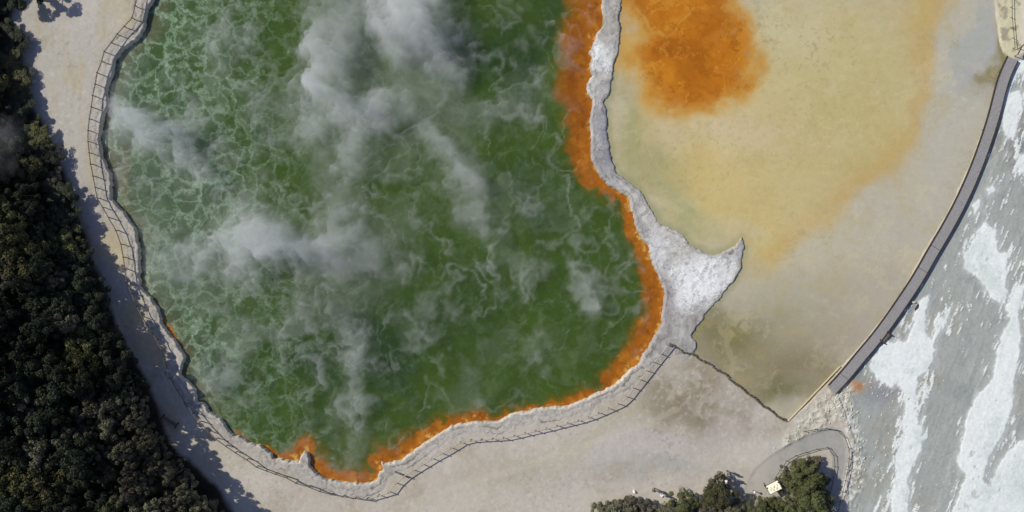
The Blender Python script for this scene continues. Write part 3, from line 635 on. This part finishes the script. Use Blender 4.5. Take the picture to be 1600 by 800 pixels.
def sign():
    X0, Y0 = P(1204, 757); r = empty("information_sign", (X0, Y0, gz(X0, Y0)), R(27)); tag(r, "cream information board in a dark frame at the edge of the shrubs", "sign")
    tilt = Euler((R(-14), 0, 0)).to_matrix()
    f = MB(); f.box((0, 0, 1.5), (1.62, 1.14, .05), tilt); f.build("frame", M_beam, r)
    p = MB(); p.box(tilt @ Vector((0, 0, .035)) + Vector((0, 0, 1.5)), (1.50, 1.02, .03), tilt); p.build("panel", simple("cream_board", (246, 240, 214), .5, .03), r)
    g = MB(); random.seed(5)
    for k in range(9):                                       # the brownish drawing on the board
        pts = [tilt @ Vector((-.45 + .11 * k + .02 * j, -.25 + .22 * math.sin(k * 1.7) + .12 * j, .056)) + Vector((0, 0, 1.5)) for j in range(3)]
        g.tube(pts, .028, 4)
    g.build("drawing", simple("board_print", (120, 112, 70), .6, .1), r)
    for s_ in (-1, 1):
        l = MB(); l.box((s_ * .7, .25, .75), (.14, .14, 1.55)); l.box((s_ * .78, .62, 1.4), (.10, .75, .08)); l.build("leg", M_beam, r)
sign()
def marker(x, y, label, h=.9, r=.13):
    X0, Y0 = P(x, y); o = empty("marker_post", (X0, Y0, gz(X0, Y0))); tag(o, label, "marker post", "white-topped marker posts")
    a = MB(); a.tube([(0, 0, -.2), (0, 0, h)], .05, 8); a.build("post", M_rail, o)
    c = MB(); c.tube([(0, 0, h), (0, 0, h + .05), (0, 0, h + .13), (0, 0, h + .16)], [r, r * 1.05, r * .85, r * .3], 12); c.build("cap", M_white, o, True)
M_white = simple("white_paint", (238, 238, 232), .5, .03)
marker(1176, 766, "white-topped post at the dark gap between the two shrubs")
marker(1257, 716, "white-topped post on the north edge of the big olive shrub")

def rock(x, y, s, label, m=M_stone, seed=1, flat=.5):
    bm = bmesh.new(); bmesh.ops.create_icosphere(bm, subdivisions=3, radius=1); rr = random.Random(seed)
    ax = [(Vector((rr.uniform(-1, 1), rr.uniform(-1, 1), rr.uniform(-1, 1))).normalized(), rr.uniform(.6, .95)) for _ in range(12)]
    for v in bm.verts:
        for n_, d in ax:
            k = v.co.dot(n_)
            if k > d: v.co -= n_ * (k - d)
        v.co *= 1 + rr.uniform(-.03, .03)
        v.co = Vector((v.co.x * s[0], v.co.y * s[1], v.co.z * s[2]))
    me = bpy.data.meshes.new("rock"); bm.to_mesh(me); bm.free(); o = link("rock", me, m); X0, Y0 = P(x, y); o.location = (X0, Y0, gz(X0, Y0) + s[2] * .25)
    tag(o, label, "rock", "loose rocks"); return o
rock(1428, 472, (.34, .18, .22), "small pale rock at the upper tip of the white sinter sheet by the boardwalk", seed=2)
o = rock(1432, 480, (.12, .45, .2), "narrow dark stroke touching the pale rock at the sinter tip", M_beam, seed=3); o.rotation_euler.z = R(-28)  # dark sliver added for the dark slot at the pale rock
rock(991, 768, (.22, .25, .3), "white rock among the grey low shrubs at the bottom", M_white, seed=4)
rock(1130, 768, (.2, .2, .16), "pale rock at the right foot of the round olive-grey shrub", seed=5)

def rubble_mass():
    rr = random.Random(3); mb = MB(); rg = PL([(1232,692),(1258,672),(1282,650),(1298,632),(1318,606)]); cg = PL([(1318,620),(1334,670),(1340,712),(1330,790)])
    for line, n, w_, sz in ((rg, 110, 1.5, .12), (cg, 90, 1.1, .13), (PL([(1325,610),(1400,640),(1380,760)]), 60, 2.5, .1)):
        for _ in range(n):
            k = rr.randrange(len(line) - 1); t = rr.random(); x = line[k][0] * (1-t) + line[k+1][0] * t + rr.gauss(0, w_ * .6); y = line[k][1] * (1-t) + line[k+1][1] * t + rr.gauss(0, w_ * .6)
            if sdf(np.array([x]), np.array([y]), PATH)[0] < .2: continue
            s_ = sz * rr.uniform(.5, 1.6)
            mb.box((x, y, gz(x, y) + s_ * .15), (s_ * rr.uniform(.8, 2.0), s_ * .8, s_ * .7), Euler((rr.uniform(-.5,.5), rr.uniform(-.5,.5), R(55) + rr.uniform(-.5, .5))).to_matrix())
    o = mb.build("rubble", M_stone); bv = o.modifiers.new("bev", 'BEVEL'); bv.width = .02; tag(o, kind="stuff")
rubble_mass()

# ------------------------------------------------------------------ bush: trees
def crown_mesh(seed, rad, h0, h1, nclump, per, leaf, m):
    rr = np.random.RandomState(seed); V = []; F = []
    cl = []
    for i in range(nclump):
        a = rr.rand() * 2 * math.pi; q = math.sqrt(rr.rand()); prof = math.sqrt(max(0, 1 - q * q * .85))
        r_ = rad * q * (.85 + .3 * rr.rand()) * (1 + .18 * math.sin(3 * a + seed)); z = h0 + (h1 - h0) * prof * (.45 + .6 * rr.rand() ** .6)
        cl.append((r_ * math.cos(a), r_ * math.sin(a), z, rad * (.15 + .16 * rr.rand())))
    for (x, y, z, cr) in cl:
        n = per; d = rr.normal(size=(n, 3)); d /= np.linalg.norm(d, axis=1)[:, None]; d[:, 2] = np.abs(d[:, 2]) * .9 - .25
        p = np.array([x, y, z]) + d * cr * (.55 + .5 * rr.rand(n, 1)); 
        nrm = d * .7 + rr.normal(size=(n, 3)) * .5 + np.array([0, 0, .4]); nrm /= np.linalg.norm(nrm, axis=1)[:, None]
        t = np.cross(nrm, rr.normal(size=(n, 3))); t /= np.linalg.norm(t, axis=1)[:, None]; b = np.cross(nrm, t)
        s_ = leaf * (.6 + .9 * rr.rand(n, 1)); base = len(V) * 1
        q = np.stack([p - t * s_, p - b * s_ * .45, p + t * s_, p + b * s_ * .45], 1); V.append(q)
    V = np.concatenate(V).reshape(-1, 3); F = np.arange(len(V)).reshape(-1, 4)
    me = mesh_np("crown", V, F); me.materials.append(m); return me, cl
def trunk_mesh(seed, h, cl, rad):
    rr = random.Random(seed); mb = MB(); k = [Vector((0, 0, -.4)), Vector((rr.uniform(-.1,.1), rr.uniform(-.1,.1), h * .4)), Vector((rr.uniform(-.25,.25), rr.uniform(-.25,.25), h * .8))]
    mb.tube(k, [rad, rad * .75, rad * .35], 7)
    for c in cl[::5]:
        s_ = k[1].lerp(k[2], rr.random()); e = Vector(c[:3]); mb.tube([s_, s_.lerp(e, .5) + Vector((0, 0, -.15)), e], [rad * .4, rad * .25, rad * .08], 5)
    me = mb.me("trunk"); me.materials.append(M_bark); return me
PROTO = []
for i, (rad, h0, h1, nc, per, leaf, mi) in enumerate([(1.9,.6,4.2,60,150,.10,0),(1.7,.5,4.8,34,210,.095,0),(2.1,.6,4.0,70,150,.105,1),(1.6,.5,3.8,46,160,.09,2),(1.9,.6,4.6,26,300,.11,0),(2.0,.6,3.9,60,160,.10,1),(1.8,.5,3.6,30,220,.085,2)]):
    cm, cl = crown_mesh(20 + i, rad, h0, h1, nc, per, leaf, M_leaf[mi]); PROTO.append((cm, trunk_mesh(i, h1, cl, .14), mi))
WORDS = ["dark green", "olive", "grey-green", "yellow-green"]
def tree(proto, x, y, sc, rz, label, group, name="tree", zs=1.0, z=None):
    cm, tm, mi = proto; r = empty(name, (x, y, gz(x, y) if z is None else z), rz); r.scale = (sc, sc, sc * zs); tag(r, label, "shrub" if name == "shrub" else "tree", group)
    for nm, me in (("crown", cm), ("trunk", tm)):
        o = bpy.data.objects.new(nm, me); COL.objects.link(o); o.parent = r
    return r
ORD = "topmost second third fourth fifth sixth seventh eighth ninth tenth eleventh twelfth thirteenth fourteenth fifteenth sixteenth seventeenth eighteenth nineteenth twentieth".split()
ROW = ["in the front row against the sand", "in the second row behind the sand edge", "in the third row behind the sand edge", "in the fourth row back from the sand", "in the fifth row back from the sand", "in the sixth row back from the sand", "in the seventh row back from the sand", "in the eighth row back from the sand", "in the rearmost row"]
rt = random.Random(42)
edge = resample([(p[0], p[1], 0) for p in BUSH_E], .25)
n_tree = 0
TALL = []
for row in range(9):
    dist = 1.45 + row * 2.35; pts = []; last = None
    for i in range(2, len(edge) - 2):
        d_ = (edge[i+2] - edge[i-2]).normalized(); nrm = Vector((d_.y, -d_.x, 0))      # edge runs downwards: bush lies on its left in the picture
        if nrm.x > 0: nrm = -nrm
        p = edge[i] + nrm * dist
        if p.x < -64.5 or abs(p.y) > 32.5 or sdf(np.array([p.x]), np.array([p.y]), BUSH)[0] > -dist * .8: continue
        if last is None or (p - last).length > 2.35 + (row > 0) * .15: pts.append(p); last = p
    for k, p in enumerate(pts):
        x = p.x + rt.uniform(-.45, .45); y = p.y + rt.uniform(-.45, .45); vy = (32 - y) / 64
        lim = float(np.interp(vy, [0, .25, .4, .55, .7, .85, 1], [.19, .23, .38, .70, 1.02, 1.28, 1.35])); hs = min(lim + [0, .35, .7, 1.2][min(row, 3)], .85 + .55 * vy) * (rt.uniform(.95, 1.15) if row == 0 else rt.uniform(.85, 1.25))
        mi = rt.random(); cand = [q for q in PROTO if q[2] == (0 if mi < (.55 if vy < .5 else .78) else (1 if mi < (.85 if vy < .5 else .87) else 2))]  # hill shade put into leaf colour: darker trees chosen lower down
        if vy > .75 and row < 3: cand = [q for q in PROTO if q[2] == 2]
        pr = rt.choice(cand); od = ORD[k] if k < len(ORD) else "number %d" % (k + 1)
        sc = rt.uniform(.8, 1.05) if row < 2 else rt.uniform(.75, 1.4)
        tree(pr, x, y, sc, rt.uniform(0, 6.28), "%s tree %s, %s from the top" % (WORDS[pr[2]], ROW[row], od.replace("topmost", "first")), "trees of the dark bush on the left", zs=hs * 1.35 / sc)
        n_tree += 1
print("trees", n_tree)
def undergrowth():
    rr = np.random.RandomState(9); n = 60000; x = rr.uniform(-66, -30, n); y = rr.uniform(-34, 34, n); s_ = sdf(x, y, BUSH); k = s_ < -.1 - .5 * rr.rand(n); x, y = x[k], y[k]; n = len(x)
    i = np.clip(np.searchsorted(gx, x), 0, NX-1); j = np.clip(np.searchsorted(gy, y), 0, NY-1)
    p = np.stack([x, y, H[j, i] + .15 + .9 * rr.rand(n) * np.clip(fbm(x, y, 1.5, 3, 2) + .6, .1, 1.4)], 1)
    nrm = rr.normal(size=(n, 3)) * .6 + np.array([0, 0, .8]); nrm /= np.linalg.norm(nrm, axis=1)[:, None]
    t = np.cross(nrm, rr.normal(size=(n, 3))); t /= np.linalg.norm(t, axis=1)[:, None]; b = np.cross(nrm, t); s_ = .12 * (.6 + rr.rand(n, 1))
    V = np.stack([p - t*s_, p - b*s_*.5, p + t*s_, p + b*s_*.5], 1).reshape(-1, 3)
    tag(link("undergrowth", mesh_np("undergrowth", V, np.arange(len(V)).reshape(-1, 4)), M_under), kind="stuff")
undergrowth()
# shrubs at the bottom edge and one at the top left
def shrub_proto(seed, rad, h, nc, mi, per=190, leaf=.08):
    cm, cl = crown_mesh(seed, rad, .25, h, nc, per, leaf, M_leaf[mi]); return (cm, trunk_mesh(seed, h * .8, cl, .09), mi)
SA = shrub_proto(60, 1.5, 2.3, 46, 2); SB = shrub_proto(61, 1.7, 2.8, 54, 1); SC = shrub_proto(62, 1.9, 3.4, 64, 3); SD = shrub_proto(63, 1.1, 1.3, 34, 2)
G = "shrubs along the bottom edge"
for (x, y, pr, s_, lab) in [
    (936,801,SD,.95,"low grey shrub at the far left end of the bottom row"),(960,796,SD,1.0,"low grey shrub, second from the left in the bottom row"),(984,790,SD,1.05,"low grey shrub beside the small white rock in the bottom row"),
    (1010,797,SD,1.0,"low grey shrub below the person in white at the bottom"),(1032,802,SD,.9,"low brownish shrub right below the sandy gap at the bottom"),
    (1064,785,SB,.82,"olive shrub in the middle of the bottom row, left of the round one"),(1090,795,SD,1.0,"dark low shrub wedged left of the round shrub"),
    (1120,768,SB,.95,"round olive-grey shrub below the people on the pale flat"),(1140,798,SA,.9,"grey shrub hanging under the round olive-grey shrub"),
    (1184,793,SC,.72,"yellow-green shrub just below the cream information board"),(1224,799,SC,.78,"yellow-green shrub to the lower right of the information board"),
    (1250,740,SC,.92,"large olive shrub filling the inside bend of the path"),(1206,790,SB,.5,"small dull shrub directly below the cream information board"),(1222,748,SA,.42,"low brownish shrub touching the upper right corner of the information board"),
    (1262,782,SC,.95,"yellow-green shrub in the lower part of the path bend"),(1236,732,SA,.66,"brownish shrub at the upper left corner of the path bend"),(1240,764,SB,.75,"dull olive shrub in the middle of the big clump inside the path bend"),
    (1278,760,SA,.7,"grey-green shrub at the right edge of the clump inside the path bend"),(1105,785,SA,.8,"grey shrub under the left side of the round olive-grey shrub"),(1268,722,SA,.5,"small grey shrub at the top of the clump inside the path bend"),(1048,797,SA,.7,"grey shrub between the sandy gap and the middle olive shrub")]:
    X0, Y0 = P(x, y); tree(pr, X0, Y0, s_ * 1.2, random.uniform(0, 6), lab, G, "shrub")
X0, Y0 = P(52, -8); tree(PROTO[4], X0, Y0, 1.0, 1.0, "tree cut by the top edge at the upper corner of the sand shelf", "trees of the dark bush on the left")

# ------------------------------------------------------------------ people on the pale flat
def person(x, y, rz, shirt, trousers, label, hat=None, hair=(60, 45, 32)):
    X0, Y0 = P(x, y); r = empty("person", (X0, Y0, gz(X0, Y0)), rz); tag(r, label, "person", "visitors on the pale flat")
    vs = [((0,0,.95),.15),((0,0,1.15),.13),((0,0,1.38),.15),((0,0,1.50),.06),((0,.01,1.56),.055)]; ed = [(0,1),(1,2),(2,3),(3,4)]
    def add(p, rad, par): vs.append((p, rad)); ed.append((par, len(vs) - 1)); return len(vs) - 1
    for s_ in (-1, 1):
        st = .06 * s_
        a = add((s_*.09,0,.90),.10,0); a = add((s_*.10,st,.50),.065,a); a = add((s_*.10,st-.02,.09),.042,a); add((s_*.12,st+.15,.045),.035,a)
        a = add((s_*.18,0,1.42),.055,2); a = add((s_*.23,-.02,1.14),.045,a); a = add((s_*.24,.06,.90),.030,a); h_ = add((s_*.24,.09,.83),.026,a)
        for k, (dx, L) in enumerate([(-.03,.065),(-.01,.08),(.01,.075),(.03,.06)]):
            f = add((s_*.24+dx,.10,.79),.009,h_); add((s_*.24+dx*1.1,.115,.83-L-.02),.008,f)
        f = add((s_*.24 - s_*.035,.115,.85),.009,h_); add((s_*.24 - s_*.05,.13,.80),.008,f)
    me = bpy.data.meshes.new("body"); me.from_pydata([v[0] for v in vs], ed, []); me.update()
    o = bpy.data.objects.new("body", me); COL.objects.link(o); o.parent = r
    sk = o.modifiers.new("skin", 'SKIN'); 
    for i, v in enumerate(vs): me.skin_vertices[0].data[i].radius = (v[1], v[1]) ; me.skin_vertices[0].data[i].use_root = (i == 0)
    ss = o.modifiers.new("sub", 'SUBSURF'); ss.levels = ss.render_levels = 1
    m, n, b = mat("figure_skin"); tc = N(n, "ShaderNodeTexCoord"); sp_ = N(n, "ShaderNodeSeparateXYZ"); n.links.new(tc.outputs["Object"], sp_.inputs[0])
    rp = N(n, "ShaderNodeValToRGB"); e = rp.color_ramp; e.interpolation = 'CONSTANT'
    e.elements[0].position = 0; e.elements[0].color = (*lin((50, 44, 40)), 1); e.elements[1].position = .05; e.elements[1].color = (*lin(trousers), 1)
    q = e.elements.new(.55); q.color = (*lin(shirt), 1); q = e.elements.new(.868); q.color = (*lin((205, 160, 132)), 1)
    md = N(n, "ShaderNodeMath", operation='DIVIDE'); n.links.new(sp_.outputs[2], md.inputs[0]); md.inputs[1].default_value = 1.73; n.links.new(md.outputs[0], rp.inputs[0])
    n.links.new(rp.outputs[0], b.inputs["Base Color"]); b.inputs["Roughness"].default_value = .8; me.materials.append(m)
    hd = bmesh.new(); bmesh.ops.create_uvsphere(hd, u_segments=16, v_segments=12, radius=.1)
    for v in hd.verts:
        v.co = Vector((v.co.x * .78, v.co.y * .95, v.co.z * 1.15))
        if v.co.y > .08 and abs(v.co.x) < .02 and -.03 < v.co.z < .02: v.co.y += .02
    for s_ in (-1, 1): bmesh.ops.create_uvsphere(hd, u_segments=6, v_segments=5, radius=.02, matrix=Matrix.Translation((s_*.082, 0, 0)))
    hm = bpy.data.meshes.new("head"); hd.to_mesh(hm); hd.free(); h_o = link("head", hm, simple("face_skin", (205,160,132), .6, .05), r, True); h_o.location = (0, .02, 1.64)
    hb = bmesh.new(); bmesh.ops.create_uvsphere(hb, u_segments=16, v_segments=10, radius=.108)
    bmesh.ops.delete(hb, geom=[v for v in hb.verts if v.co.z < -.02 and v.co.y > -.02 or v.co.z < -.07], context='VERTS')
    hme = bpy.data.meshes.new("hair"); hb.to_mesh(hme); hb.free(); a = link("hair", hme, simple("hair", hair, .7, .1), r, True); a.location = (0, .005, 1.665)
    if hat:
        t = MB(); t.tube([(0,0,0),(0,0,.012),(0,0,.03),(0,0,.11),(0,0,.14)], [.23,.23,.125,.11,.05], 20); k = t.build("hat", simple("hat_cloth", hat, .8, .03), r, True); k.location = (0, 0, 1.68)
person(1136, 736, R(-60), (120,122,128), (70,70,78), "standing person in grey clothes, uppermost of the people beside the round shrub")
person(1130, 748, R(-90), (214,190,178), (78,72,84), "standing person in a wide white hat beside the round shrub", hat=(240,240,236))
person(1141, 747, R(40), (80,78,92), (66,64,72), "standing person in dark top between the round shrub and the pale flat", hair=(150,130,90))
person(1020, 763, R(200), (92,90,84), (60,58,56), "standing person in dark clothes above the low grey shrubs")
person(1033, 771, R(180), (242,242,240), (230,228,224), "standing person dressed all in white by the sandy gap in the shrubs")
